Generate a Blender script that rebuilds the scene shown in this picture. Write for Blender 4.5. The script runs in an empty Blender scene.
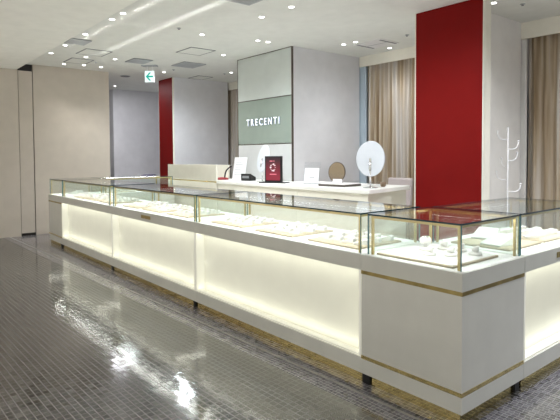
import bpy, bmesh, math, random
from mathutils import Vector, Matrix
random.seed(7)
C = bpy.context.scene.collection
PI = math.pi
CEIL, LOWCEIL = 2.93, 2.82

# ------------------------------------------------------------------ materials
def new_mat(name):
    m = bpy.data.materials.new(name); m.use_nodes = True
    nt = m.node_tree
    return m, nt, nt.nodes, nt.links, nt.nodes['Principled BSDF']

def plain(name, col, rough=.5, metal=0., ior=1.45, noise=.03, nscale=6., emis=None, estr=0.):
    m, nt, N, L, P = new_mat(name)
    P.inputs['Roughness'].default_value = rough
    P.inputs['Metallic'].default_value = metal
    P.inputs['IOR'].default_value = ior
    tc = N.new('ShaderNodeTexCoord'); nz = N.new('ShaderNodeTexNoise')
    nz.inputs['Scale'].default_value = nscale; nz.inputs['Detail'].default_value = 3
    L.new(tc.outputs['Object'], nz.inputs['Vector'])
    r = N.new('ShaderNodeValToRGB')
    r.color_ramp.elements[0].position = .3; r.color_ramp.elements[1].position = .7
    r.color_ramp.elements[0].color = tuple(c*(1-noise) for c in col)+(1,)
    r.color_ramp.elements[1].color = tuple(min(1, c*(1+noise)) for c in col)+(1,)
    L.new(nz.outputs['Fac'], r.inputs['Fac']); L.new(r.outputs['Color'], P.inputs['Base Color'])
    if emis:
        P.inputs['Emission Color'].default_value = tuple(emis)+(1,)
        P.inputs['Emission Strength'].default_value = estr
    return m

def emit(name, col, s):
    m = bpy.data.materials.new(name); m.use_nodes = True
    nt = m.node_tree; nt.nodes.clear()
    e = nt.nodes.new('ShaderNodeEmission'); o = nt.nodes.new('ShaderNodeOutputMaterial')
    e.inputs['Color'].default_value = tuple(col)+(1,); e.inputs['Strength'].default_value = s
    nt.links.new(e.outputs[0], o.inputs[0]); return m

def glass(name, tint, refl=1., ior=1.5, rough=.0):
    """thin architectural glass: transparent with a Fresnel reflection"""
    m = bpy.data.materials.new(name); m.use_nodes = True
    nt = m.node_tree; nt.nodes.clear(); N = nt.nodes; L = nt.links
    t = N.new('ShaderNodeBsdfTransparent'); t.inputs['Color'].default_value = tuple(tint)+(1,)
    g = N.new('ShaderNodeBsdfGlossy'); g.inputs['Roughness'].default_value = rough; g.inputs['Color'].default_value = (1, 1, 1, 1)
    f = N.new('ShaderNodeLayerWeight'); f.inputs['Blend'].default_value = .5
    pw = N.new('ShaderNodeMath'); pw.operation = 'POWER'; pw.inputs[1].default_value = 5.5
    mu = N.new('ShaderNodeMath'); mu.operation = 'MULTIPLY_ADD'; mu.inputs[1].default_value = .9*refl; mu.inputs[2].default_value = .04*refl; mu.use_clamp = True
    mx = N.new('ShaderNodeMixShader'); o = N.new('ShaderNodeOutputMaterial')
    L.new(f.outputs['Facing'], pw.inputs[0]); L.new(pw.outputs[0], mu.inputs[0]); L.new(mu.outputs[0], mx.inputs[0])
    L.new(t.outputs[0], mx.inputs[1]); L.new(g.outputs[0], mx.inputs[2]); L.new(mx.outputs[0], o.inputs[0])
    return m

def floor_mat(name='mosaic_tile_floor', W=.046, H=.037, cols=((.013, .012, .011), (.036, .033, .031), (.085, .078, .072)), grout=(.135, .124, .113), tilt=.021, rot=-.030):
    m, nt, N, L, P = new_mat(name)
    geo = N.new('ShaderNodeNewGeometry'); sep = N.new('ShaderNodeSeparateXYZ')
    vr = N.new('ShaderNodeVectorRotate'); vr.rotation_type = 'Z_AXIS'; vr.inputs['Angle'].default_value = rot
    L.new(geo.outputs['Position'], vr.inputs['Vector']); L.new(vr.outputs[0], sep.inputs[0])
    def math_(op, a, b=None):
        n = N.new('ShaderNodeMath'); n.operation = op
        for i, v in enumerate((a, b)):
            if v is None: continue
            if isinstance(v, (int, float)): n.inputs[i].default_value = v
            else: L.new(v, n.inputs[i])
        return n.outputs[0]
    v = math_('DIVIDE', sep.outputs['Y'], H); iv = math_('FLOOR', v); fv = math_('FRACT', v)
    wn0 = N.new('ShaderNodeTexWhiteNoise'); wn0.noise_dimensions = '1D'; L.new(iv, wn0.inputs['W'])
    u = math_('ADD', math_('DIVIDE', sep.outputs['X'], W), math_('MULTIPLY', wn0.outputs['Value'], .35))
    iu = math_('FLOOR', u); fu = math_('FRACT', u)
    com = N.new('ShaderNodeCombineXYZ'); L.new(iu, com.inputs[0]); L.new(iv, com.inputs[1])
    wn = N.new('ShaderNodeTexWhiteNoise'); wn.noise_dimensions = '3D'; L.new(com.outputs[0], wn.inputs['Vector'])
    # grout mask: 1 in grout
    gu = math_('LESS_THAN', math_('MINIMUM', fu, math_('SUBTRACT', 1., fu)), .040)
    gv = math_('LESS_THAN', math_('MINIMUM', fv, math_('SUBTRACT', 1., fv)), .058)
    gr = math_('MAXIMUM', gu, gv)
    ramp = N.new('ShaderNodeValToRGB'); e = ramp.color_ramp.elements
    e[0].position = 0; e[0].color = cols[0]+(1,); e[1].position = 1; e[1].color = cols[2]+(1,)
    e2 = ramp.color_ramp.elements.new(.5); e2.color = cols[1]+(1,)
    L.new(wn.outputs['Value'], ramp.inputs['Fac'])
    mix = N.new('ShaderNodeMix'); mix.data_type = 'RGBA'
    L.new(gr, mix.inputs[0]); L.new(ramp.outputs['Color'], mix.inputs[6]); mix.inputs[7].default_value = grout+(1,)
    L.new(mix.outputs[2], P.inputs['Base Color'])
    rough = math_('ADD', math_('MULTIPLY', gr, .45), .11)
    L.new(rough, P.inputs['Roughness'])
    P.inputs['IOR'].default_value = 2.15
    sub = N.new('ShaderNodeVectorMath'); sub.operation = 'SUBTRACT'; sub.inputs[1].default_value = (.5, .5, .5)
    L.new(wn.outputs['Color'], sub.inputs[0])
    sc = N.new('ShaderNodeVectorMath'); sc.operation = 'MULTIPLY'; sc.inputs[1].default_value = (tilt, tilt, 0)
    L.new(sub.outputs[0], sc.inputs[0])
    ad = N.new('ShaderNodeVectorMath'); ad.operation = 'ADD'
    L.new(geo.outputs['Normal'], ad.inputs[0]); L.new(sc.outputs[0], ad.inputs[1])
    nm = N.new('ShaderNodeVectorMath'); nm.operation = 'NORMALIZE'; L.new(ad.outputs[0], nm.inputs[0])
    L.new(nm.outputs[0], P.inputs['Normal'])
    return m

def curtain_mat():
    m, nt, N, L, P = new_mat('curtain_fabric')
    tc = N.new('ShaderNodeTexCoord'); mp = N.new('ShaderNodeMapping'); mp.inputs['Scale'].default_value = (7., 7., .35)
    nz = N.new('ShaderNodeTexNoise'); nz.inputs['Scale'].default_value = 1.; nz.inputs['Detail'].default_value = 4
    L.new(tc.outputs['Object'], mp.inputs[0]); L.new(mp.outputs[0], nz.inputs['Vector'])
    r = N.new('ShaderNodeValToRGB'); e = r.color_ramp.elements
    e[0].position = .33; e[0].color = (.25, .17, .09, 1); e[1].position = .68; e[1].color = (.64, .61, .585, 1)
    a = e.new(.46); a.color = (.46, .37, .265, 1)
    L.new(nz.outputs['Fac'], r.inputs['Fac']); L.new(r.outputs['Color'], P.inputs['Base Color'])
    P.inputs['Roughness'].default_value = .75
    return m

def gold_mosaic():
    m, nt, N, L, P = new_mat('gold_mosaic')
    tc = N.new('ShaderNodeTexCoord'); br = N.new('ShaderNodeTexVoronoi'); br.inputs['Scale'].default_value = 55
    L.new(tc.outputs['Object'], br.inputs['Vector'])
    r = N.new('ShaderNodeValToRGB'); e = r.color_ramp.elements
    e[0].color = (.30, .22, .07, 1); e[1].color = (.85, .72, .38, 1)
    L.new(br.outputs['Color'], r.inputs['Fac']); L.new(r.outputs['Color'], P.inputs['Base Color'])
    P.inputs['Metallic'].default_value = .8; P.inputs['Roughness'].default_value = .35
    return m

def poster_mat():
    m, nt, N, L, P = new_mat('poster_print')
    tc = N.new('ShaderNodeTexCoord'); sep = N.new('ShaderNodeSeparateXYZ'); L.new(tc.outputs['Generated'], sep.inputs[0])
    r = N.new('ShaderNodeValToRGB'); e = r.color_ramp.elements
    e[0].position = .05; e[0].color = (.27, .015, .035, 1); e[1].position = .95; e[1].color = (.02, .006, .01, 1)
    b = e.new(.35); b.color = (.20, .010, .026, 1)
    L.new(sep.outputs['Z'], r.inputs['Fac']); L.new(r.outputs['Color'], P.inputs['Base Color'])
    P.inputs['Roughness'].default_value = .3
    return m

M = dict(
    floor=floor_mat(),
    floor_sheen=floor_mat('reflection_mosaic', .028, .026, ((.07, .066, .078), (.13, .122, .145), (.21, .20, .23)), (.30, .285, .29), .014),  # lighter bluish tile colour stands in for the skirting's reflection
    ceiling=plain('ceiling_paint', (.76, .77, .735), .85),
    ceiling_low=plain('corridor_ceiling_paint', (.86, .86, .81), .85),
    wall_warm=plain('warm_wall_paint', (.60, .54, .465), .8),
    wall_cool=plain('pale_wall_paint', (.735, .735, .765), .75),
    column=plain('column_paint', (.84, .82, .795), .75),
    beam=plain('beam_paint', (.82, .79, .69), .8),
    white=plain('white_lacquer', (.68, .685, .625), .35),
    grey_white=plain('soft_grey_lacquer', (.74, .74, .68), .4),
    desk=plain('cream_laminate', (.74, .715, .62), .45),
    desk_top=plain('white_laminate', (.82, .81, .77), .35),
    deck=plain('white_deck_lining', (.86, .855, .83), .5),
    panel=plain('lit_panel', (.60, .60, .52), .6, emis=(1., .98, .80), estr=.30),
    reveal=plain('reveal_glow', (.80, .79, .72), .6, emis=(1., 1., .85), estr=.22),  # glow put in for strip light falling on the reveals and ledge
    black=plain('black_lacquer', (.012, .012, .013), .35),
    plinth=plain('dark_plinth', (.03, .028, .026), .6),
    red=plain('red_lacquer', (.175, .007, .0065), .5, ior=1.15),
    gold=plain('gold_metal', (.54, .43, .19), .28, 1.0, noise=.1, nscale=14),
    gold_dark=plain('aged_gold', (.42, .33, .13), .3, 1.0, noise=.3, nscale=10),
    gold_polished=plain('polished_gold', (.80, .66, .30), .12, 1.0, noise=.15, nscale=30),
    chrome=plain('chrome', (.75, .76, .77), .15, 1.0),
    steel=plain('floor_strip', (.42, .41, .40), .3, .7),
    glass=glass('clear_glass', (.965, .985, .975), 1.0, 1.45),
    glass_top=glass('clear_glass_top', (.94, .965, .965), 1.0, 1.55),
    glass_edge=plain('glass_edge', (.006, .035, .05), .15),
    glass_edge_v=plain('glass_edge_vertical', (.07, .20, .22), .15),
    acrylic=glass('acrylic', (.95, .96, .97), 1.3, 1.5),
    sign_up=plain('pale_green_glass', (.56, .60, .575), .025, ior=1.5),
    sign_mid=plain('sage_glass', (.275, .325, .285), .12, ior=1.4),
    sign_low=plain('pale_panel', (.62, .63, .62), .3),
    letter=plain('letter_white', (.9, .9, .92), .4, emis=(.92, .95, 1.), estr=.9),
    letter_side=plain('letter_blue', (.25, .33, .55), .4),
    trim_dark=plain('dark_bronze', (.12, .10, .085), .4, .6),
    curtain=curtain_mat(),
    beige=plain('beige_felt', (.50, .43, .31), .8),
    pad=plain('white_leather', (.74, .73, .70), .5),
    padshade=plain('pad_shading', (.56, .56, .54), .5),  # grey painted in for the shaded slots and backs of the pads
    vent=plain('vent_grey', (.42, .44, .46), .5),
    vent_dark=plain('vent_dark_grey', (.20, .21, .22), .6),  # plain dark grey for backings, hatch frames, slots and the terminal screen
    lamp=emit('lamp_lens', (1., .98, .95), 9.),
    led=emit('led_strip', (1., .98, .9), 45.),
    exit_face=emit('exit_face', (.86, 1., .97), 1.15),
    exit_arrow=emit('exit_arrow', (.02, .56, .43), .9),
    blue_glow=emit('blue_lamp', (.45, .6, 1.), .8),
    poster=poster_mat(),
    poster_mark=plain('poster_mark', (.85, .72, .74), .5),
    poster_pink=plain('poster_pink', (.80, .22, .28), .5),
    mirror=plain('mirror_silver', (.82, .82, .82), .03, 1.0, noise=0),
    mirror_back=plain('mirror_back_white', (.62, .65, .69), .3),
    mirror_brown=plain('mirror_brown_reflection', (.40, .33, .24), .08, .9),  # brown reflection of the room put into the mirror's colour
    paper=plain('white_paper', (.86, .87, .89), .6),
    paper_grey=plain('printed_grey', (.45, .45, .47), .6),
    fabric=plain('mauve_fabric', (.56, .49, .48), .85),
    brown=plain('brown_wood', (.25, .17, .11), .5),
    dark_brown=plain('dark_tray_edge', (.09, .075, .065), .4),
    purple=plain('purple_grey_card', (.16, .15, .22), .5),
    redbox=plain('dark_red_plastic', (.30, .03, .035), .35),
    coat=plain('coat_stand_white', (.80, .79, .80), .35),
    slat=plain('window_frame_blue_grey', (.50, .60, .68), .4),
    silver=plain('silver_ring', (.85, .84, .80), .15, 1.),
)

# ------------------------------------------------------------------ mesh helpers
class MB:
    def __init__(s): s.bm = bmesh.new()
    def box(s, x0, x1, y0, y1, z0, z1, mi=0, M4=None):
        vs = [s.bm.verts.new((x, y, z)) for x in (x0, x1) for y in (y0, y1) for z in (z0, z1)]
        if M4 is not None:
            for v in vs: v.co = M4 @ v.co
        q = [(0, 1, 3, 2), (4, 6, 7, 5), (0, 4, 5, 1), (2, 3, 7, 6), (0, 2, 6, 4), (1, 5, 7, 3)]
        fs = []
        for f in q:
            fc = s.bm.faces.new([vs[i] for i in f]); fc.material_index = mi; fs.append(fc)
        return fs
    def prism(s, pts, z0, z1, mi=0, M4=None):
        a = [s.bm.verts.new((x, y, z0)) for x, y in pts]; b = [s.bm.verts.new((x, y, z1)) for x, y in pts]
        if M4 is not None:
            for v in a+b: v.co = M4 @ v.co
        n = len(pts)
        s.bm.faces.new(a[::-1]).material_index = mi; s.bm.faces.new(b).material_index = mi
        for i in range(n):
            s.bm.faces.new((a[i], a[(i+1) % n], b[(i+1) % n], b[i])).material_index = mi
        return s
    def lathe(s, prof, n=32, M4=None, mi=0, cap=True):
        rings = []
        for r, z in prof:
            ring = [s.bm.verts.new((r*math.cos(2*PI*i/n), r*math.sin(2*PI*i/n), z)) for i in range(n)]
            if M4 is not None:
                for v in ring: v.co = M4 @ v.co
            rings.append(ring)
        for a, b in zip(rings, rings[1:]):
            for i in range(n):
                f = s.bm.faces.new((a[i], a[(i+1) % n], b[(i+1) % n], b[i])); f.material_index = mi; f.smooth = True
        if cap:
            s.bm.faces.new(rings[0][::-1]).material_index = mi; s.bm.faces.new(rings[-1]).material_index = mi
        return s
    def tube(s, pts, r, n=10, mi=0):
        pts = [Vector(p) for p in pts]; rings = []; up = None
        for i, p in enumerate(pts):
            d = (pts[min(i+1, len(pts)-1)]-pts[max(i-1, 0)]).normalized()
            if up is None:
                up = d.orthogonal().normalized()
            else:
                up = (up-d*up.dot(d)).normalized()
            w = d.cross(up); rr = r[i] if isinstance(r, (list, tuple)) else r
            rings.append([s.bm.verts.new(p+(up*math.cos(2*PI*k/n)+w*math.sin(2*PI*k/n))*rr) for k in range(n)])
        for a, b in zip(rings, rings[1:]):
            for k in range(n):
                f = s.bm.faces.new((a[k], a[(k+1) % n], b[(k+1) % n], b[k])); f.material_index = mi; f.smooth = True
        s.bm.faces.new(rings[0][::-1]).material_index = mi; s.bm.faces.new(rings[-1]).material_index = mi
        return s
    def bevel(s, w, seg=2):
        bmesh.ops.bevel(s.bm, geom=list(s.bm.edges), offset=w, segments=seg, affect='EDGES', profile=.5)
        return s
    def obj(s, name, mats, parent=None):
        bmesh.ops.recalc_face_normals(s.bm, faces=s.bm.faces)
        me = bpy.data.meshes.new(name); s.bm.to_mesh(me); s.bm.free()
        for m in (mats if isinstance(mats, (list, tuple)) else [mats]): me.materials.append(m)
        o = bpy.data.objects.new(name, me); C.objects.link(o)
        if parent is not None: o.parent = parent
        return o

def bx(name, x0, x1, y0, y1, z0, z1, mat, parent=None, bev=0):
    b = MB(); b.box(x0, x1, y0, y1, z0, z1)
    if bev: b.bevel(bev)
    return b.obj(name, mat, parent)

def thing(name, label, cat, loc=(0, 0, 0), rz=0, group=None):
    o = bpy.data.objects.new(name, None); C.objects.link(o); o.empty_display_size = .1
    o.location = loc; o.rotation_euler = (0, 0, rz); return tag(o, label, cat, group)
def tag(o, label, cat, group=None):
    o['label'] = label; o['category'] = cat
    if group: o['group'] = group
    return o
def struct(o): o['kind'] = 'structure'; return o
def dup(root, loc, rz=None, label=None, group=None):
    r = root.copy(); C.objects.link(r); r.location = loc
    if rz is not None: r.rotation_euler = (0, 0, rz)
    if label: r['label'] = label
    if group: r['group'] = group
    for ch in list(root.children):
        c = ch.copy(); C.objects.link(c); c.parent = r
        for g in ch.children:
            d = g.copy(); C.objects.link(d); d.parent = c
    return r
def area(name, loc, rot, sx, sy, power, col=(1, 1, 1), parent=None, spread=PI):
    l = bpy.data.lights.new(name, 'AREA'); l.shape = 'RECTANGLE'; l.size = sx; l.size_y = sy
    l.energy = power; l.color = col; l.spread = spread
    o = bpy.data.objects.new(name, l); C.objects.link(o); o.location = loc; o.rotation_euler = rot
    if parent is not None: o.parent = parent
    return o

# ------------------------------------------------------------------ the room
struct(bx('floor', -16, 5, -3.4, 7, -.1, 0, M['floor']))
struct(bx('floor_corridor', -16, 5, -9, -3.4, -.1, 0, plain('corridor_bounce_floor', (.62, .59, .55), .3)))  # unseen pale floor added to bounce light up to the ceiling
struct(bx('floor_shop', -6.45, -.70, .70, 4.4, 0, .004, plain('shop_bounce_floor', (.60, .57, .53), .9)))  # hidden pale slab added to bounce light onto the shop ceiling
struct(bx('floor_hall', -14, -8.7, -2, 4.4, 0, .004, plain('pale_hall_floor', (.60, .58, .56), .6)))
b = MB(); b.prism([(-8.13, -.47), (5, -.06), (5, 1.9), (.02, 1.9), (.02, .02), (-7.17, .02), (-7.17, 1.9), (-8.13, 1.9)], 0, .0015)
struct(b.obj('floor_reflection', M['floor_sheen']))  # lighter floor zone with the reflected skirting put into its colour
b = MB(); b.prism([(-8.12, -.372), (-4.32, -.238), (-.566, -.120), (5, .06), (5, .075), (-.566, -.105), (-4.32, -.222), (-8.12, -.355)], .001, .003)
struct(b.obj('trim_1', M['steel']))                        # thin pale strip in the floor along the counters
struct(bx('ceiling', -16, 5, -.20, 7, CEIL, CEIL+.1, M['ceiling']))
struct(bx('ceiling_corridor', -16, 5, -9, -.20, LOWCEIL, CEIL+.1, M['ceiling_low']))
# left wall: beige wall, narrow service panel with dark seams, beige wall
struct(bx('wall_left', -8.35, -8.13, -9, -.187, 0, LOWCEIL, M['wall_warm']))
struct(bx('wall_left_inner', -8.35, -8.13, .05, 1.37, 0, CEIL, M['wall_warm']))
struct(bx('trim_2', -8.35, -8.140, -.178, .038, .045, LOWCEIL-.01, M['wall_warm']))   # service panel
struct(bx('trim_3', -8.36, -8.165, -.19, .048, 0, CEIL, M['plinth']))                # dark slot behind the panel
# far walls of the hall behind the left wall
struct(bx('wall_far', -10.7, -10.47, 2.36, 7, 0, CEIL, M['wall_cool']))
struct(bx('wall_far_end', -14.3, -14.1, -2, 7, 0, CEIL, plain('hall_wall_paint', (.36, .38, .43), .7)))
struct(bx('wall_back', -10.5, 5, 4.45, 4.65, 0, CEIL, M['wall_cool']))
# curtain boxes between the columns
struct(bx('trim_4', -8.2, -5.0, 3.95, 3.99, 2.77, CEIL, M['beam']))
struct(bx('trim_5', -4.27, -2.17, 4.02, 4.06, 2.77, CEIL, M['beam']))
struct(bx('trim_6', -1.9, 5, 3.95, 3.99, 2.735, CEIL, M['beam']))
# columns (fins that run back to the windows)
struct(bx('wall_column_left', -8.58, -7.93, 2.62, 3.90, 0, CEIL, M['wall_cool']))
struct(bx('wall_column_middle', -5.63, -4.29, 2.63, 4.05, 0, CEIL, M['wall_cool']))
struct(bx('wall_column_right', -2.18, -1.335, 2.62, 2.73, 0, CEIL, M['beam']))
struct(bx('wall_column_right_inner', -2.18, -1.61, 2.73, 3.95, 0, CEIL, M['column']))
# window frame posts seen beside the curtains
struct(bx('window_1', -4.40, -4.17, 4.07, 4.10, 0, 2.85, M['slat']))
struct(bx('window_2', -1.80, -1.575, 4.02, 4.05, 0, 2.80, M['column']))

def red_panel(x0, x1, label):
    t = thing('red_wall_panel', label, 'wall panel', ((x0+x1)/2, 2.62, 0), 0, None)
    w = (x1-x0)/2
    bx('panel_face', -w, w, -.028, 0, .02, CEIL-.005, M['red'], t, .002)
    b = MB(); b.box(-w-.006, -w, -.03, 0, .02, CEIL-.003); b.box(w, w+.006, -.03, 0, .02, CEIL-.003)
    b.obj('edge_trim', M['beam'], t)
    return t
red_panel(-2.145, -1.345, 'tall glossy dark red panel on the white column right of the consultation desk')
red_panel(-8.555, -7.955, 'narrow distant red panel left of the reception counter')

# sign column facing: three glass panels and the lettering
t = thing('sign_wall_facing', 'glass faced column front behind the desk, pale green above, sage green in the middle', 'wall panel', (-4.98, 2.63, 0))
bx('upper_panel', -.68, .675, -.03, 0, 2.235, CEIL-.012, M['sign_up'], t)
bx('middle_panel', -.68, .675, -.03, 0, 1.535, 2.222, M['sign_mid'], t)
bx('lower_panel', -.68, .675, -.03, 0, .02, 1.520, M['sign_low'], t)
b = MB()
for z in (1.520, 2.222, CEIL-.012): b.box(-.69, .685, -.033, 0, z, z+.012)
b.box(-.692, -.68, -.033, 0, .02, CEIL); b.box(.675, .687, -.033, 0, .02, CEIL)
b.obj('metal_trim', M['trim_dark'], t)

t = thing('shop_sign', 'raised white capital lettering reading TRECENTI on the sage green glass panel', 'sign', (-5.40, 2.598, 1.825))
def letter_mesh(ch, h):
    cu = bpy.data.curves.new('lt', 'FONT'); cu.body = ch; cu.size = h/.70; cu.extrude = .006; cu.offset = .0015
    ob = bpy.data.objects.new('lt', cu); C.objects.link(ob)
    dg = bpy.context.evaluated_depsgraph_get(); me = bpy.data.meshes.new_from_object(ob.evaluated_get(dg))
    bpy.data.objects.remove(ob); bpy.data.curves.remove(cu)
    return me
xs = 0.
for ch in 'TRECENTI':
    me = letter_mesh(ch, .105)
    w = max(v.co.x for v in me.vertices); x0 = min(v.co.x for v in me.vertices)
    me.materials.clear(); me.materials.append(M['letter']); me.materials.append(M['letter_side'])
    for p in me.polygons: p.material_index = 0 if p.normal.z > .5 else 1
    o = bpy.data.objects.new('letter', me); C.objects.link(o); o.parent = t
    o.location = (xs-x0, -.012, 0); o.rotation_euler = (PI/2, 0, 0)
    xs += (w-x0)+.046
sx = .835/(xs-.046)
t.scale = (sx, 1, 1)

# curtains ---------------------------------------------------------------
def curtain(x0, x1, label, seed, y=4.12, top=2.86):
    rnd = random.Random(seed); b = MB(); n = int((x1-x0)/.012); rows = [.02, .9, 1.8, top]
    ph = 0; prof = []
    for i in range(n+1):
        ph += .012/(.105+.035*math.sin(i*.021+seed))*2*PI*(.85+.3*rnd.random())
        prof.append((x0+(x1-x0)*i/n, math.sin(ph)*.035+.012*math.sin(ph*.37+seed)))
    vs = []
    for k, z in enumerate(rows):
        f = (1., .97, .93, .75)[k]
        vs.append([b.bm.verts.new((x+.01*math.sin(z*2+x*9), y+d*f, z)) for x, d in prof])
    for a, c in zip(vs, vs[1:]):
        for i in range(n):
            fc = b.bm.faces.new((a[i], a[i+1], c[i+1], c[i])); fc.smooth = True
    o = b.obj('curtain', M['curtain']); return tag(o, label, 'curtain')
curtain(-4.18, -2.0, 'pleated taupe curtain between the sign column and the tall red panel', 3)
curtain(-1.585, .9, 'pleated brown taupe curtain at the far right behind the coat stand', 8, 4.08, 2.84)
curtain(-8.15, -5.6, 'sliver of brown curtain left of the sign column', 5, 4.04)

# ------------------------------------------------------------------ showcase counters
ZT, ZD = 1.006, .764     # glass top, deck
ZF = .672                # underside of the deck fascia
ZB0, ZB1 = .058, .152    # skirting board
DEP = .65
def edge_box(b, x0, x1, y0, y1, z0, z1, thin):
    """glass slab: broad faces slot 0, edge faces slot 1"""
    for f in b.box(x0, x1, y0, y1, z0, z1):
        f.normal_update()
    b.bm.faces.ensure_lookup_table()
    for f in b.bm.faces[-6:]:
        f.normal_update()
        n = f.normal; a = {'x': abs(n.x), 'y': abs(n.y), 'z': abs(n.z)}[thin]
        f.material_index = 0 if a > .5 else 1

def glass_case(root, x0, x1, y0, y1, led=1.15):
    """glass box with inset gold frame, on the deck; local coords"""
    b = MB(); edge_box(b, x0, x1, y0, y1, ZT-.009, ZT, 'z'); b.obj('glass_top', [M['glass_top'], M['glass_edge']], root)
    z1 = ZT-.0095
    for (a, c, d, e, ax) in ((x0, x1, y0, y0+.007, 'y'), (x0, x1, y1-.007, y1, 'y'), (x0, x0+.007, y0+.0075, y1-.0075, 'x'), (x1-.007, x1, y0+.0075, y1-.0075, 'x')):
        b = MB(); edge_box(b, a, c, d, e, ZD, z1, ax); b.obj('glass_pane', [M['glass'], M['glass_edge_v']], root)
    i = .022; p = .013
    for px in (x0+i, x1-i):
        for py in (y0+i, y1-i):
            bx('gold_post', px-p/2, px+p/2, py-p/2, py+p/2, ZD, z1-.016, M['gold'], root)
    f = MB(); zr0, zr1 = z1-.016, z1-.001
    f.box(x0+i-p/2, x1-i+p/2, y0+i-p/2, y0+i+p/2, zr0, zr1); f.box(x0+i-p/2, x1-i+p/2, y1-i-p/2, y1-i+p/2, zr0, zr1)
    f.box(x0+i-p/2, x0+i+p/2, y0+i+p/2, y1-i-p/2, zr0, zr1); f.box(x1-i-p/2, x1-i+p/2, y0+i+p/2, y1-i-p/2, zr0, zr1)
    f.obj('gold_rail', M['gold'], root)
    l = MB(); l.box(x0+i+.02, x1-i-.02, y0+i+.008, y0+i+.016, zr0+.001, zr1-.003)
    l.obj('light_strip', M['led'], root)
    L = x1-x0
    area('case_light', ((x0+x1)/2, y0+i+.02, zr0-.004), (math.radians(25), 0, 0), L-.1, .01, led*L, (1., 1., .985), root)
    area('case_light', ((x0+x1)/2, y1-i-.02, zr0-.004), (math.radians(-25), 0, 0), L-.1, .01, led*.7*L, (1., 1., .985), root)

def lit_counter(w, label, loc, rz=0, case=None, plate=None, feet=(0.,), power=.50, depth=DEP):
    r = thing('display_counter', label, 'display counter', loc, rz)
    bx('deck', 0, w, 0, depth, ZF, ZD, [M['white']], r)
    bx('deck_lining', .012, w-.012, .012, depth-.012, ZD, ZD+.002, M['deck'], r)
    bx('skirting_board', 0, w, 0, .06, ZB0, ZB1, M['grey_white'], r)
    bx('plinth', .0, w, .018, depth-.05, 0, ZB0, M['gold_polished'], r)['label'] = 'polished gold recessed plinth'
    R = .085
    bx('cabinet_body', 0, w, R+.012, depth, ZB1, ZF, M['white'], r)
    bx('lit_panel', .02, w-.02, R, R+.012, ZB1, ZF, M['panel'], r)
    bx('reveal', 0, .02, .004, R+.012, ZB1, ZF, M['reveal'], r); bx('reveal', w-.02, w, .004, R+.012, ZB1, ZF, M['reveal'], r)
    b = MB(); b.box(.02, w-.02, .06, R, ZB1-.03, ZB1); b.box(.02, w-.02, .010, .06, ZB1, ZB1+.012); b.obj('lower_ledge', M['reveal'], r)
    for fx in feet:
        bx('foot', fx, fx+.038, .006, .06, 0, ZB0, M['black'], r)
    c = (1., 1., .86)
    area('panel_light', (w/2, .022, ZF-.006), (math.radians(18), 0, 0), w-.06, .012, power*w, c, r)
    area('panel_light', (w/2, .035, ZB1+.016), (math.radians(180-20), 0, 0), w-.06, .012, power*.75*w, c, r)
    for sx, ang in ((.026, -1), (w-.026, 1)):
        o = area('panel_light', (sx, .03, (ZB1+ZF)/2), (0, 0, 0), .012, ZF-ZB1-.06, power*.22, c, r)
        o.rotation_euler = Matrix(((0, 0, 1), (0, 1, 0), (-1, 0, 0))).to_euler() if False else (0, ang*math.radians(70), 0)
    if plate:
        p0, p1 = plate
        q = bx('name_plate', p0, p1, -.004, 0, ZF+.030, ZF+.064, M['gold_dark'], r, .001); q['label'] = 'small gold name plate on the front edge'
    if case: glass_case(r, *case)
    return r

def corner_counter(label, loc, rz=0, w=.655, mirror=False):
    r = thing('display_counter', label, 'display counter', loc, rz)
    bx('deck', 0, w, 0, DEP, ZF, ZD, M['white'], r)
    bx('deck_lining', .012, w-.012, .012, DEP-.012, ZD, ZD+.002, M['deck'], r)
    bx('cabinet_body', .002, w-.002, .002, DEP, .166, ZF-.021, M['grey_white'], r)
    def band(name, z0, z1, m, o):
        b = MB(); b.box(-o, w+o, -o, .02, z0, z1); b.box(w-.02, w+o, .02, DEP, z0, z1); b.box(-o, .02, .02, DEP, z0, z1); return b.obj(name, m, r)
    band('gold_band', ZF-.021, ZF, M['gold_dark'], 0.0005).__setitem__('label', 'thin polished gold band under the deck')
    band('lower_gold_band', .145, .166, M['gold_polished'], 0.0005).__setitem__('label', 'thin polished gold band above the skirting')  # polished gold; any mosaic look is the floor mirrored in it
    b = MB(); b.box(0, w, 0, .05, ZB0, .145); b.box(w-.05, w, .05, DEP, ZB0, .145); b.box(0, .05, .05, DEP, ZB0, .145)
    b.obj('skirting_board', M['grey_white'], r)
    bx('plinth', .018, w-.018, .018, DEP-.018, 0, ZB0, M['gold_polished'], r)['label'] = 'polished gold recessed plinth'
    for fx, fy in ((.004, .006), (w-.07, .006), (w-.061, .56), (.006, .56)):
        if (fx > .3 and fy < .3 and not mirror) or (mirror and fx < .3 and fy < .3): continue
        bx('foot', fx, fx+.055, fy, fy+.05, 0, ZB0, M['black'], r)
    return r

r = corner_counter('grey-white corner display counter with gold bands and its own glass case, nearest the camera', (-.655, 0, 0))
glass_case(r, .030, .655-.022, .022, .64, 1.2)
r = lit_counter(1.945, 'long display counter with lit front panel, next to the nearest corner counter', (-2.602, 0, 0), case=(.012, 1.932, .010, .60), feet=())
r = lit_counter(1.945, 'display counter with lit front and small gold name plate, middle of the long row', (-4.549, 0, 0), case=(.04, 1.925, .010, .60), plate=(.84, 1.06), feet=(1.90,))
r = lit_counter(1.945, 'display counter with lit front, last before the far left corner counter', (-6.496, 0, 0), case=(.04, 1.86, .010, .60), feet=(1.90,))
r = corner_counter('small corner display counter at the far left end of the row', (-7.153, 0, 0), mirror=True)
glass_case(r, .018, .645, .018, .64, 1.5)
r = lit_counter(1.15, 'display counter running back from the near corner at the right edge', (0, .655, 0), PI/2, case=(.012, 1.06, .030, .62), plate=(.42, .60), feet=(1.06,))
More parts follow.
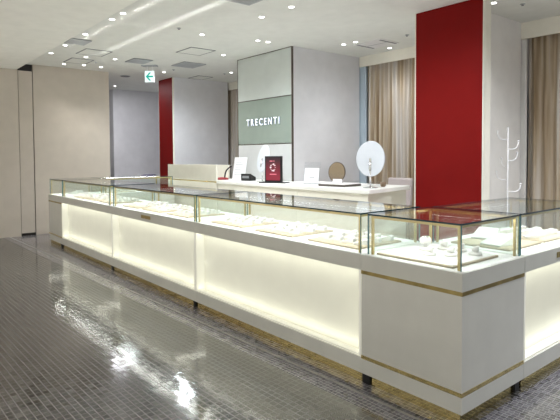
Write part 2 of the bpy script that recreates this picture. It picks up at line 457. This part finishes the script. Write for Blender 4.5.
r = lit_counter(1.20, 'display counter running back from the far left corner beside the beige wall', (-7.153, 1.853, 0), -PI/2, case=(.015, 1.185, .012, .62), power=.3)

# ------------------------------------------------------------------ trays and jewellery pads in the cases
def make_tray(w, d):
    b = MB(); b.box(-w/2, w/2, -d/2, d/2, 0, .012); b.bevel(.003)
    b2 = MB(); b2.box(-w/2+.012, w/2-.012, -d/2+.012, d/2-.012, .012, .014)
    return b, b2
def tray(x, y, w, d, label, group=None):
    t = thing('display_tray', label, 'tray', (x, y, ZD+.0025), 0, group)
    b, b2 = make_tray(w, d)
    b.obj('tray_base', M['beige'], t); b2.obj('tray_lining', M['pad' if label.startswith('wide') else 'beige'], t)
    return t
def pad_proto(kind):
    b = MB()
    if kind == 'wedge':      # low wedge with a raised back
        pts = [(-.045, 0), (.045, 0), (.045, .030), (.028, .034), (-.020, .012), (-.045, .010)]
        M4 = Matrix.Rotation(PI/2, 4, 'X') @ Matrix.Translation((0, 0, -.028))
        b.prism(pts, 0, .056, 0, M4); b.bevel(.003)
        b.box(-.036, -.030, -.028, .028, .0085, .0118, 1); b.box(.034, .046, -.022, .022, .006, .024, 1)
    else:                    # larger slanted necklace board
        pts = [(-.09, 0), (.09, 0), (.09, .058), (.078, .062), (-.09, .012)]
        M4 = Matrix.Rotation(PI/2, 4, 'X') @ Matrix.Translation((0, 0, -.07))
        b.prism(pts, 0, .14, 0, M4); b.bevel(.004)
    return b
wedge_me = pad_proto('wedge').obj('jewellery_pad', [M['pad'], M['padshade']]); board_me = pad_proto('board').obj('necklace_board', M['pad'])
used = {}
def pad(kind, x, y, rz, label, group, z=ZD+.0165):
    src = wedge_me if kind == 'wedge' else board_me
    if used.get(kind): o = src.copy(); C.objects.link(o)
    else: o = src; used[kind] = 1
    o.location = (x, y, z); o.rotation_euler = (0, 0, rz)
    tag(o, label, 'jewellery pad' if kind == 'wedge' else 'necklace board', group); return o

def fill(x, y, w, d, cols, rows, where, rot=.5, skip=0, jit=.25):
    for j in range(rows):
        for i in range(cols):
            px = x-w/2+(i+.5)*w/cols; py = y-d/2+(j+.5)*d/rows
            a = rot+random.uniform(-jit, jit)
            pad('wedge', px, py, a, f'white jewellery pad on the {where}', f'white pads on the {where}')
A = 'long case beside the nearest corner'
TR = [(-2.24, .29, .46, .40, 4, 3, 'beige tray nearest the left end of the long glass case'),
      (-1.60, .295, .44, .42, 4, 3, 'beige tray in the middle of the long glass case'),
      (-.985, .30, .46, .43, 4, 3, 'beige tray at the right end of the long glass case'),
      (-3.10, .30, .44, .42, 4, 3, 'right-hand tray of the middle glass case'),
      (-3.68, .30, .44, .42, 4, 3, 'central tray of the middle glass case'),
      (-4.22, .30, .42, .42, 4, 3, 'left-hand tray of the middle glass case'),
      (-4.98, .30, .42, .42, 3, 3, 'right-hand tray of the farthest long glass case'),
      (-5.50, .30, .42, .42, 3, 3, 'central tray of the farthest long glass case'),
      (-5.98, .30, .40, .42, 3, 3, 'left-hand tray of the farthest long glass case')]
for x, y, w, d, c, n, where in TR:
    tray(x, y, w, d, where.replace('beige tray', 'flat beige tray') if where.startswith('beige') else 'flat beige '+where.replace('tray of', 'tray in'))
    fill(x, y+.01, w-.03, d-.05, c, n, where, .45)
pad('board', -6.31, .22, .5, 'white slanted necklace board at the left end of the farthest long glass case', None, ZD+.0025)
pad('board', -6.80, .30, .6, 'white slanted necklace board in the far corner glass case', None, ZD+.0025)
# near corner case: wide tray with round ring stands
tray(-.335, .285, .50, .46, 'wide beige-edged tray with pale lining in the nearest corner glass case')
def ring_stand(x, y, s, label, tall):
    t = thing('ring_stand', label, 'ring stand', (x, y, ZD+.0165))
    MB().lathe([(.036*s, 0), (.037*s, .012), (.031*s, .017)], 28).obj('stand_base', M['pad'], t)
    if tall:
        b = MB(); b.lathe([(.012*s, .016), (.010*s, .035), (.030*s, .040), (.034*s, .062), (.026*s, .075), (.012*s, .078)], 24); cu = b.obj('stand_bust', M['pad'], t)
        MB().lathe([(.020*s, .0765), (.0225*s, .079), (.020*s, .0815), (.0175*s, .079), (.020*s, .0765)], 24, cap=False).obj('ring', M['silver'], cu)
    else:
        M4 = Matrix.Translation((.004, 0, .033)) @ Matrix.Rotation(math.radians(-32), 4, 'Y')
        b = MB(); b.lathe([(.010*s, -.018), (.014*s, -.006), (.024*s, 0), (.023*s, .010), (.017*s, .013)], 24, M4); cu = b.obj('stand_cushion', M['pad'], t)
        M5 = M4 @ Matrix.Translation((0, 0, .017)) @ Matrix.Rotation(PI/2, 4, 'X')
        MB().lathe([(.008, -.0015), (.0098, 0), (.008, .0015), (.0066, 0), (.008, -.0015)], 20, M5, cap=False).obj('ring', M['silver'], cu)
ring_stand(-.445, .335, 1.05, 'tallest white ring stand at back left of the nearest corner tray', True)
ring_stand(-.335, .215, 1., 'white round ring stand at front left of the nearest corner tray', False)
ring_stand(-.245, .285, 1., 'white round ring stand at the front centre of the nearest corner tray', False)
ring_stand(-.385, .435, 1., 'white round ring stand behind the others on the nearest corner tray', False)
ring_stand(-.17, .415, 1., 'white round ring stand at the right of the nearest corner tray, behind the gold post', False)
ring_stand(-.275, .445, .8, 'smallest white ring stand near the back of the nearest corner tray', False)
# right-hand case
tray(-.32, .93, .40, .42, 'flat beige tray beside the corner post in the right-edge glass case')
tray(-.32, 1.40, .40, .42, 'flat beige tray farther back in the right-edge glass case')
pad('board', -.44, 1.02, PI/2+.2, 'large white slanted board on the tray by the corner post of the right-edge case', None)
pad('board', -.25, .83, PI/2-.1, 'white slanted board lying nearest the corner in the right-edge case', None)
for i in range(4):
    for j in range(3):
        pad('wedge', -.46+j*.11, 1.255+i*.095, .9+random.uniform(-.25, .25), 'white jewellery pad on the farther tray of the right-edge case', 'white pads on the farther tray of the right-edge case')
# left return case
tray(-6.85, 1.0, .42, .44, 'flat beige tray in the glass case beside the beige wall')
for i in range(3):
    for j in range(2):
        pad('wedge', -6.94+j*.16, .86+i*.13, .4, 'small white jewellery pad in the glass case beside the beige wall', 'white pads in the glass case beside the beige wall')

# ------------------------------------------------------------------ reception counter and desk
ZK = .97
t = thing('reception_counter', 'tall cream reception counter with a gold band behind the long display counters', 'counter', (-6.13, 1.95, 0))
bx('front_panel', -.795, .795, 0, .03, .03, .935, M['desk'], t)
bx('upper_panel', -.795, .795, 0, .03, .955, 1.205, M['desk'], t)
bx('gold_band', -.795, .795, .004, .03, .935, .955, M['gold_polished'], t)['label'] = 'thin gold band across the front'
bx('side_panel', -.795, -.765, .03, .56, .03, 1.195, M['desk'], t)
bx('back_panel', -.765, .34, .53, .56, .03, 1.195, M['desk'], t)
bx('counter_top', -.765, .785, .03, .53, ZK-.03, ZK, M['desk_top'], t)
bx('side_panel', .755, .785, .03, .53, .03, ZK-.03, M['desk'], t)
bx('plinth', -.75, .75, .04, .50, 0, .03, M['plinth'], t)

t = thing('consultation_desk', 'long cream desk with a white top in front of the sign column', 'desk', (0, 0, 0))
pts = [(-5.33, 1.95), (-2.275, 1.95), (-2.47, 2.93), (-4.26, 2.93), (-4.26, 2.58), (-5.33, 2.58)]
b = MB(); b.prism(pts, ZK-.045, ZK); b.bevel(.004, 1); b.obj('desk_top', M['desk_top'], t)
for k, (x0, x1) in enumerate(((-5.31, -4.86), (-4.855, -3.46), (-3.455, -2.31))):
    bx('front_panel', x0, x1, 1.965, 1.985, .08, ZK-.045, M['desk'], t)
bx('side_panel', -2.52, -2.49, 1.985, 2.88, .08, ZK-.045, M['desk'], t)
bx('side_panel', -5.31, -5.28, 1.985, 2.56, .08, ZK-.045, M['desk'], t)
b = MB(); b.box(-5.27, -2.46, 2.05, 2.5, 0, .08); b.obj('plinth', M['plinth'], t)

# things on the desk -------------------------------------------------------
t = thing('desk_lamp', 'dark red desk lamp base with a curved black neck beside the reception counter', 'lamp', (-5.505, 2.17, ZK), .3)
MB().lathe([(.10, 0), (.105, .012), (.085, .032), (.03, .040)], 28).obj('lamp_base', M['redbox'], t)
b = MB(); b.tube([(.05, 0, .035), (.065, 0, .10), (.09, .0, .15), (.14, 0, .19), (.19, 0, .215)], .011); b.obj('lamp_neck', M['black'], t)
t = thing('menu_board', 'white leaning card stand left of the black card terminal', 'card stand', (-5.25, 2.30, ZK), .25)
Mx = Matrix.Rotation(math.radians(-12), 4, 'X')
b = MB(); b.box(-.125, .125, 0, .012, .012, .36, 0, Mx); cp = b.obj('card_panel', M['paper'], t)
b = MB(); b.box(-.11, .11, -.01, .10, 0, .010); b.box(-.03, .03, .085, .10, .01, .2); b.obj('card_foot', M['paper'], t)
b = MB()
for i in range(6): b.box(-.09, .09-.03*(i % 3), -.002, 0, .08+.04*i, .086+.04*i, 0, Mx)
b.obj('printed_line', M['paper_grey'], cp)
t = thing('card_terminal', 'small black card terminal box beside the edge-on mirror', 'card terminal', (-4.93, 2.27, ZK), .3)
b = MB(); b.prism([(-.07, 0), (.07, 0), (.07, .055), (-.07, .11)], -.09, .09, 0, Matrix.Rotation(PI/2, 4, 'X')); b.bevel(.006)
o = b.obj('terminal_body', M['black'], t); o.rotation_euler = (0, 0, PI/2)
bx('terminal_screen', -.06, .06, -.074, -.066, .04, .075, M['vent_dark'], t)

def oval_mirror(label, loc, rz, lean=6):
    t = thing('oval_mirror', label, 'mirror', loc, rz)
    MB().lathe([(.085, 0), (.088, .008), (.05, .013), (.012, .018)], 28).obj('mirror_base', M['chrome'], t)
    MB().tube([(0, 0, .012), (0, 0, .20), (0, .012, .30)], .0085).obj('mirror_pole', M['chrome'], t)
    S = Matrix.Translation((0, -.022, .335)) @ Matrix.Rotation(math.radians(lean), 4, 'X') @ Matrix.Diagonal((.163, 1, .205, 1)) @ Matrix.Rotation(PI/2, 4, 'X')
    b = MB(); b.lathe([(.96, -.010), (1., -.006), (1., .006), (.96, .010)], 48, S); b.obj('mirror_plate', M['mirror_back'], t)
    S2 = Matrix.Translation((0, -.012 if False else -.0335, .335)) @ Matrix.Rotation(math.radians(lean), 4, 'X')
    b = MB(); b.box(-.012, .012, .022, .034, -.13, .0, 0, S2); b.obj('mirror_bracket', M['chrome'], t)
    return t
oval_mirror('large oval table mirror seen from its white back at the right end of the desk', (-2.49, 2.22, ZK), PI+math.radians(32))
oval_mirror('oval table mirror turned nearly edge-on beside the red framed poster', (-4.56, 2.25, ZK), math.radians(172), 12)

t = thing('framed_poster', 'black framed dark red poster standing on the desk under the sign', 'poster', (-4.14, 2.13, ZK), .42)
bx('poster_base', -.20, .20, -.07, .09, 0, .014, M['black'], t, .003)
b = MB(); b.box(-.128, .128, -.02, .02, .014, .37); b.bevel(.003); b.obj('poster_frame', M['black'], t)
pp = bx('poster_print', -.108, .108, -.0225, -.019, .036, .352, M['poster'], t)
b = MB()
for k in range(10):
    a = 2*PI*k/10
    M4 = Matrix.Translation((.036*math.cos(a), -.024, .215+.045*math.sin(a))) @ Matrix.Rotation(PI/2, 4, 'X')
    b.lathe([(.005+.004*(k % 3), -.002), (.005+.004*(k % 3), .002)], 10, M4)
b.obj('poster_emblem', M['poster_mark'], pp)
b = MB(); b.box(-.05, -.006, -.0235, -.021, .296, .308); b.box(.012, .02, -.0235, -.021, .29, .314); b.box(-.05, .052, -.0235, -.021, .115, .128)
b.obj('poster_lettering', M['poster_pink'], pp)

t = thing('acrylic_stand', 'clear slanted acrylic stand holding a white card, left of the round mirror', 'card stand', (-3.55, 2.28, ZK), .45)
Mx = Matrix.Rotation(math.radians(-14), 4, 'X')
b = MB(); b.box(-.115, .115, 0, .006, 0, .30, 0, Mx); b.obj('acrylic_back', M['acrylic'], t)
b = MB(); b.box(-.115, .115, -.05, .09, 0, .006); b.obj('acrylic_foot', M['acrylic'], t)
b = MB(); b.box(-.10, .10, -.004, -.001, .012, .215, 0, Mx); cd = b.obj('card', M['paper'], t)
b = MB(); b.box(-.03, .045, -.006, -.0035, .085, .100, 0, Mx); b.obj('card_print', M['paper_grey'], cd)

t = thing('round_mirror', 'round mirror with a painted brown reflection standing behind the dark edged tray', 'mirror', (-3.34, 2.55, ZK), .40)
S = Matrix.Translation((0, 0, .155)) @ Matrix.Rotation(math.radians(-6), 4, 'X') @ Matrix.Diagonal((.118, 1, .135, 1)) @ Matrix.Rotation(PI/2, 4, 'X')
MB().lathe([(1., -.006), (1., .006)], 40, S).obj('mirror_rim', M['trim_dark'], t)
S = Matrix.Translation((0, -.008, .155)) @ Matrix.Rotation(math.radians(-6), 4, 'X') @ Matrix.Diagonal((.110, 1, .127, 1)) @ Matrix.Rotation(PI/2, 4, 'X')
MB().lathe([(1., -.002), (1., .002)], 40, S).obj('mirror_glass', M['mirror_brown'], t)
b = MB(); b.box(-.05, .05, -.02, .09, 0, .014); b.tube([(0, .07, .01), (0, .012, .16)], .008); b.obj('mirror_stand', M['trim_dark'], t)
t = thing('place_card', 'small white folded card in front of the round mirror', 'card', (-3.16, 2.37, ZK+.0270), .45)
b = MB(); b.box(-.06, .06, -.002, .001, 0, .045, 0, Matrix.Rotation(math.radians(-15), 4, 'X')); b.box(-.06, .06, .022, .025, 0, .045, 0, Matrix.Translation((0, .0, 0)) @ Matrix.Rotation(math.radians(15), 4, 'X'))
b.obj('card_leaf', M['paper'], t)
t = thing('presentation_tray', 'flat white presentation tray with a dark edge on the desk', 'tray', (-3.03, 2.28, ZK), .12)
b = MB(); b.box(-.20, .20, -.17, .17, 0, .026); b.bevel(.004); b.obj('tray_frame', M['dark_brown'], t)
bx('tray_lining', -.185, .185, -.155, .155, .0255, .0268, M['pad'], t)
for k, (x, y, l) in enumerate(((-2.86, 2.66, 'small clear acrylic block behind the tray, nearer the round mirror'), (-2.74, 2.68, 'small clear acrylic block behind the tray, nearer the large oval mirror'))):
    o = bx('acrylic_block', -.03, .03, -.03, .03, 0, .05, M['acrylic'], None, .003); o.location = (x, y, ZK); tag(o, l, 'display block')
t = thing('trinket_bowl', 'small brown cup beside the foot of the large oval mirror', 'cup', (-2.55, 2.52, ZK))
MB().lathe([(.022, 0), (.034, .02), (.036, .055), (.030, .055), (.028, .03), (.0, .02)], 24, cap=False).obj('cup_body', M['brown'], t)

# high chair behind the desk
t = thing('high_chair', 'mauve upholstered high chair behind the right end of the desk', 'chair', (-2.99, 3.20, 0), .0)
b = MB(); b.box(-.20, .20, -.22, .20, .55, .63); b.bevel(.02, 3); b.obj('seat', M['fabric'], t)
b = MB(); b.box(-.20, .20, .16, .21, .60, 1.035, 0, Matrix.Translation((0, .18, .60)) @ Matrix.Rotation(math.radians(-6), 4, 'X') @ Matrix.Translation((0, -.18, -.60))); b.bevel(.018, 3); b.obj('backrest', M['fabric'], t)
for sx in (-1, 1):
    for sy in (-1, 1):
        MB().tube([(sx*.17, sy*.17, .55), (sx*.19, sy*.20, 0)], [.018, .013]).obj('leg', M['brown'], t)
b = MB(); b.tube([(-.19, -.18, .22), (.19, -.18, .22)], .01); b.obj('footrest', M['chrome'], t)

# coat stand
t = thing('coat_stand', 'slim white coat stand with upturned hooks right of the tall red panel', 'coat stand', (-1.284, 3.0, 0))
MB().lathe([(.16, 0), (.16, .012), (.03, .025)], 32).obj('stand_base', M['coat'], t)
MB().tube([(0, 0, .02), (0, 0, 1.63)], .0095).obj('pole', M['coat'], t)
def hook(z, ang, l):
    c, s = math.cos(ang), math.sin(ang)
    pts = [(0, 0, z), (c*l*.55, s*l*.55, z+.0), (c*l*.85, s*l*.85, z+.015), (c*l, s*l, z+.05), (c*l*1.02, s*l*1.02, z+.085)]
    b = MB(); b.tube(pts, [.007, .0062, .006, .006, .0055], 8)
    b.lathe([(.004, -.01), (.012, -.004), (.012, .004), (.004, .01)], 12, Matrix.Translation(pts[-1])); b.obj('hook', M['coat'], t)
rt = math.atan2(.773, .634)
for z, sgn, l, tw in ((1.50, -1, .12, .2), (1.40, 1, .10, -.3), (1.28, 1, .12, .3), (1.22, -1, .07, -1.), (1.08, -1, .12, .1), (.95, 1, .13, -.1)):
    hook(z, rt+(PI if sgn < 0 else 0)+tw, l)

# flat box on the left-hand case, plinth far back
t = thing('flat_box', 'small flat purple-grey box lying on the far left glass case', 'box', (-6.94, 1.58, ZT), .1)
b = MB(); b.box(-.11, .11, -.08, .08, 0, .020); b.bevel(.003); b.obj('box_base', M['purple'], t)
b = MB(); b.box(-.113, .113, -.083, .083, .020, .034); b.bevel(.003); b.obj('box_lid', M['purple'], t)
t = thing('display_plinth', 'dark plinth with a small white bust in the gap beyond the beige wall', 'plinth', (-10.6, 1.95, 0))
b = MB(); b.box(-.2, .2, -.2, .2, 0, .95); b.bevel(.01); b.obj('plinth_body', M['black'], t)
MB().lathe([(.09, .95), (.11, .98), (.12, 1.08), (.06, 1.16), (.04, 1.22), (.02, 1.23)], 24).obj('bust', M['paper'], t)

# ------------------------------------------------------------------ ceiling fittings
def downlight(x, y, z, label, group=None, power=14., tilt=0):
    t = thing('downlight', label, 'ceiling light', (x, y, z), 0, group)
    MB().lathe([(.028, -.001), (.038, -.003), (.040, 0)], 24, cap=False).obj('lamp_ring', M['coat'], t)
    MB().lathe([(.028, -.003), (.028, -.001)], 24).obj('lamp_lens', M['lamp'], t)
    l = bpy.data.lights.new('downlight_beam', 'SPOT'); l.energy = power; l.spot_size = math.radians(75); l.spot_blend = .6
    l.shadow_soft_size = .04; l.color = (1., .97, .94)
    o = bpy.data.objects.new('downlight_beam', l); C.objects.link(o); o.parent = t; o.location = (0, 0, -.02)
DL = [(-4.47, 0.02, 'recessed downlight at the ceiling step, second from the front of its row'), (-4.15, 0.02, 'recessed downlight at the ceiling step, front one of its row'),
      (-5.38, 0.02, 'recessed downlight at the ceiling step beside the grey square grille'), (-6.22, 0.02, 'recessed downlight at the ceiling step, beyond the grey square grille'),
      (-6.92, 0.02, 'recessed downlight at the ceiling step closest to the beige wall'),
      (-7.76, .46, 'recessed downlight along the beige wall, nearest the ceiling step'), (-7.66, .76, 'recessed downlight along the beige wall, middle of three'),
      (-7.67, 1.06, 'recessed downlight along the beige wall, nearest the wall end'),
      (-6.91, .54, 'recessed downlight between the two square ceiling hatches'), (-6.80, .97, 'recessed downlight just right of the square ceiling hatches'),
      (-9.91, 2.19, 'distant downlight beyond the end of the beige wall'), (-7.50, 2.19, 'recessed downlight right of the exit sign'),
      (-4.48, 1.22, 'single recessed downlight between the ceiling hatch and the camera side of the sign'), (-5.45, 2.18, 'recessed downlight just left of the top of the sign column'),
      (-3.33, 1.32, 'recessed downlight in front of the sign column, left of the nearer two'), (-2.82, 1.33, 'recessed downlight at the top centre of the ceiling'),
      (-4.31, 2.0, 'left one of the pair of downlights close above the sign panel'), (-4.30, 2.17, 'right one of the pair of downlights close above the sign panel'),
      (-3.76, 3.12, 'left one of the two downlights beside the air conditioning panel'), (-3.55, 3.14, 'right one of the two downlights beside the air conditioning panel'),
      (-3.51, 3.84, 'downlight behind the air conditioning panel near the curtain box'), (-1.40, 2.90, 'downlight at the top corner of the column with the tall red panel'),
      (-6.78, 3.22, 'distant downlight above the reception counter')]
for x, y, l in DL: downlight(x, y, CEIL, l)
# corridor fill lamps are added behind the camera, out of the frame

def quad(cx, cy, w, d): return (cx-w/2, cx+w/2, cy-d/2, cy+d/2)
def grille(cx, cy, w, d, label, dark=False):
    t = thing('ceiling_vent', label, 'air vent', (cx, cy, CEIL))
    b = MB(); b.box(-w/2, w/2, -d/2, d/2, -.006, 0); b.obj('vent_backing', M['vent_dark'], t)
    b = MB(); f = .025
    b.box(-w/2, w/2, -d/2, -d/2+f, -.014, 0); b.box(-w/2, w/2, d/2-f, d/2, -.014, 0)
    b.box(-w/2, -w/2+f, -d/2+f, d/2-f, -.014, 0); b.box(w/2-f, w/2, -d/2+f, d/2-f, -.014, 0); b.obj('vent_frame', M['vent'], t)
    b = MB(); n = 12
    for i in range(n):
        y = -d/2+f+(d-2*f)*(i+.5)/n; b.box(-w/2+f, w/2-f, y-.009, y+.009, -.012, -.005)
    b.obj('vent_slats', M['vent'], t)
def hatch(cx, cy, w, d, label):
    t = thing('ceiling_hatch', label, 'ceiling hatch', (cx, cy, CEIL))
    b = MB(); b.box(-w/2+.018, w/2-.018, -d/2+.018, d/2-.018, -.006, 0); b.obj('hatch_panel', M['ceiling'], t)
    b = MB(); f = .016
    b.box(-w/2, w/2, -d/2, -d/2+f, -.007, 0); b.box(-w/2, w/2, d/2-f, d/2, -.007, 0)
    b.box(-w/2, -w/2+f, -d/2+f, d/2-f, -.007, 0); b.box(w/2-f, w/2, -d/2+f, d/2-f, -.007, 0); b.obj('hatch_frame', M['vent_dark'], t)
grille(-5.86, .08, .32, .27, 'grey slatted ceiling vent nearest the ceiling step')
grille(-6.71, 1.34, .38, .32, 'grey slatted ceiling vent left of the exit sign')
grille(-6.53, 2.17, .46, .42, 'large grey slatted ceiling vent right of the exit sign')
grille(-2.82, .72, .40, .40, 'grey slatted ceiling vent cut by the top edge of the photo')
hatch(-6.48, .52, .46, .40, 'square ceiling hatch beside the vent nearest the ceiling step')
hatch(-7.32, .56, .46, .36, 'square ceiling hatch closest to the beige wall')
hatch(-5.46, 1.69, .47, .42, 'square ceiling hatch in front of the sign column')
hatch(-7.68, 3.08, .42, .34, 'faint far ceiling hatch above the reception counter')
t = thing('air_conditioning_panel', 'white ceiling air conditioning panel with two dark slots near the curtain', 'air conditioner', (-3.43, 3.45, CEIL))
b = MB(); b.box(-.24, .24, -.20, .20, -.012, 0); b.bevel(.003); b.obj('panel', M['coat'], t)
for sx in (-1, 1):
    bx('air_slot', sx*.205-.017, sx*.205+.017, -.18, .18, -.0135, -.011, M['vent_dark'], t)
bx('panel_seam', -.17, .17, -.008, .008, -.013, -.0115, M['vent'], t)
SP = [(-4.36, .82, 'tiny dark ceiling sprinkler near the front downlights'), (-7.25, .82, 'tiny ceiling sprinkler beside the hatch closest to the beige wall'), (-2.84, 3.36, 'tiny ceiling sprinkler left of the tall red panel'),
      (-1.23, 3.18, 'tiny ceiling sprinkler above the coat stand'), (-7.14, 2.2, 'tiny ceiling sprinkler left of the large grey vent'), (-6.96, 3.19, 'tiny ceiling sprinkler beside the distant downlight')]
for x, y, l in SP:
    t = thing('sprinkler', l, 'sprinkler', (x, y, CEIL))
    MB().lathe([(.028, 0), (.026, -.005), (.010, -.008), (.009, -.015)], 16).obj('sprinkler_body', M['vent'], t)
    MB().lathe([(.014, -.018), (.014, -.015)], 12).obj('sprinkler_deflector', M['vent_dark'], t)
t = thing('ceiling_speaker', 'small dark round ceiling speaker beyond the beige wall, left of the exit sign', 'speaker', (-8.39, 1.8, CEIL))
MB().lathe([(.10, 0), (.10, -.008), (.085, -.010)], 28).obj('speaker_ring', M['vent'], t)
MB().lathe([(.084, -.010), (.084, -.0125)], 28).obj('speaker_mesh', M['black'], t)

# exit sign
t = thing('exit_sign', 'lit white exit sign with a green left arrow hanging from the ceiling', 'exit sign', (-7.0, 1.66, 2.735), math.radians(45))
t.scale = (.82, .9, .9)
bx('sign_box', -.105, .105, 0, .03, -.11, .11, M['coat'], t, .003)
face = bx('sign_face', -.102, .102, -.003, .0, -.107, .107, M['exit_face'], t)
b = MB(); Mr = Matrix.Rotation(PI/2, 4, 'X')
b.prism([(-.080, 0), (-.005, .078), (.036, .078), (-.022, .015), (.08, .015), (.08, -.015), (-.022, -.015), (.036, -.078), (-.005, -.078)], .0035, .006, 0, Mr)
b.obj('arrow', M['exit_arrow'], face)
b = MB(); b.box(-.06, -.05, .01, .02, .11, (CEIL-2.735)/.9-.02); b.box(.05, .06, .01, .02, .11, (CEIL-2.735)/.9-.02); b.obj('hanger', M['coat'], t)
bx('mounting_plate', -.16, .16, -.05, .08, (CEIL-2.735)/.9-.02, (CEIL-2.735)/.9, M['vent'], t)

# ------------------------------------------------------------------ general light
w = bpy.data.worlds.new('mall'); bpy.context.scene.world = w; w.use_nodes = True
bg = w.node_tree.nodes['Background']; bg.inputs[0].default_value = (.97, .975, 1., 1); bg.inputs[1].default_value = .76
for (x, y, p) in ((-1, -4.6, 150), (-6, -4.6, 150), (2.5, -4.6, 80)):
    area('corridor_fill', (x, y, LOWCEIL-.03), (0, 0, 0), 1.8, .6, p, (1., .98, .95), None, math.radians(110))  # unseen lamps added to brighten the corridor floor and ceiling
for (x, y, p) in ((-1.6, 1.3, 34), (-4.2, 1.2, 40), (-6.7, 2.1, 33), (.5, 2.5, 60), (-3.2, 3.3, 10)):
    l = bpy.data.lights.new('shop_fill', 'SPOT'); l.energy = p*5.6; l.spot_size = math.radians(165); l.spot_blend = 1.; l.shadow_soft_size = .10; l.color = (.90, .95, 1.)
    o = bpy.data.objects.new('shop_fill', l); C.objects.link(o); o.location = (x, y, CEIL-.05)  # added fill spots without fittings, brightening walls and columns inside
area('hall_fill', (-9.2, 2.0, CEIL-.03), (0, 0, 0), .5, .5, 26, (.96, .96, 1.))  # added fill lamp that brightens the far wall

for (x, y, L, rz) in ((-3.58, .10, 1.86, 0), (-5.54, .10, 1.8, 0), (-3.58, .64, 1.86, 0), (-5.54, .64, 1.8, 0), (-4.535, .37, .50, PI/2)):
    o = area('ceiling_line_light', (x, y, ZT+.004), (PI, 0, rz), L, .01, .13*L, (1., 1., .95), None, math.radians(4))  # added narrow lamps that draw the bright spill lines on the ceiling

# ------------------------------------------------------------------ camera
cam = bpy.data.cameras.new('camera'); co = bpy.data.objects.new('camera', cam); C.objects.link(co)
fw = Vector((-.77305237, .63330867, -.03619625)); rtv = Vector((.63388381, .77340398, -.00613143)); up = Vector((-.02411124, .02768413, .99932589))
Mc = Matrix.Identity(4)
for i in range(3): Mc[i][0] = rtv[i]; Mc[i][1] = up[i]; Mc[i][2] = -fw[i]; Mc[i][3] = (1.3533, -2.2589, 1.35)[i]
co.matrix_world = Mc
cam.sensor_width = 36; cam.sensor_fit = 'HORIZONTAL'; cam.lens = 510.45*36/560; cam.shift_y = -(210-173.86)/560; cam.clip_start = .05
sc = bpy.context.scene; sc.camera = co
sc.view_settings.view_transform = 'Standard'; sc.view_settings.look = 'None'; sc.view_settings.exposure = 0; sc.view_settings.gamma = 1
sc.cycles.use_denoising = True
sc.cycles.max_bounces = 10; sc.cycles.transparent_max_bounces = 32; sc.cycles.diffuse_bounces = 5
sc.cycles.caustics_reflective = False; sc.cycles.caustics_refractive = False
sc.cycles.sample_clamp_indirect = 6
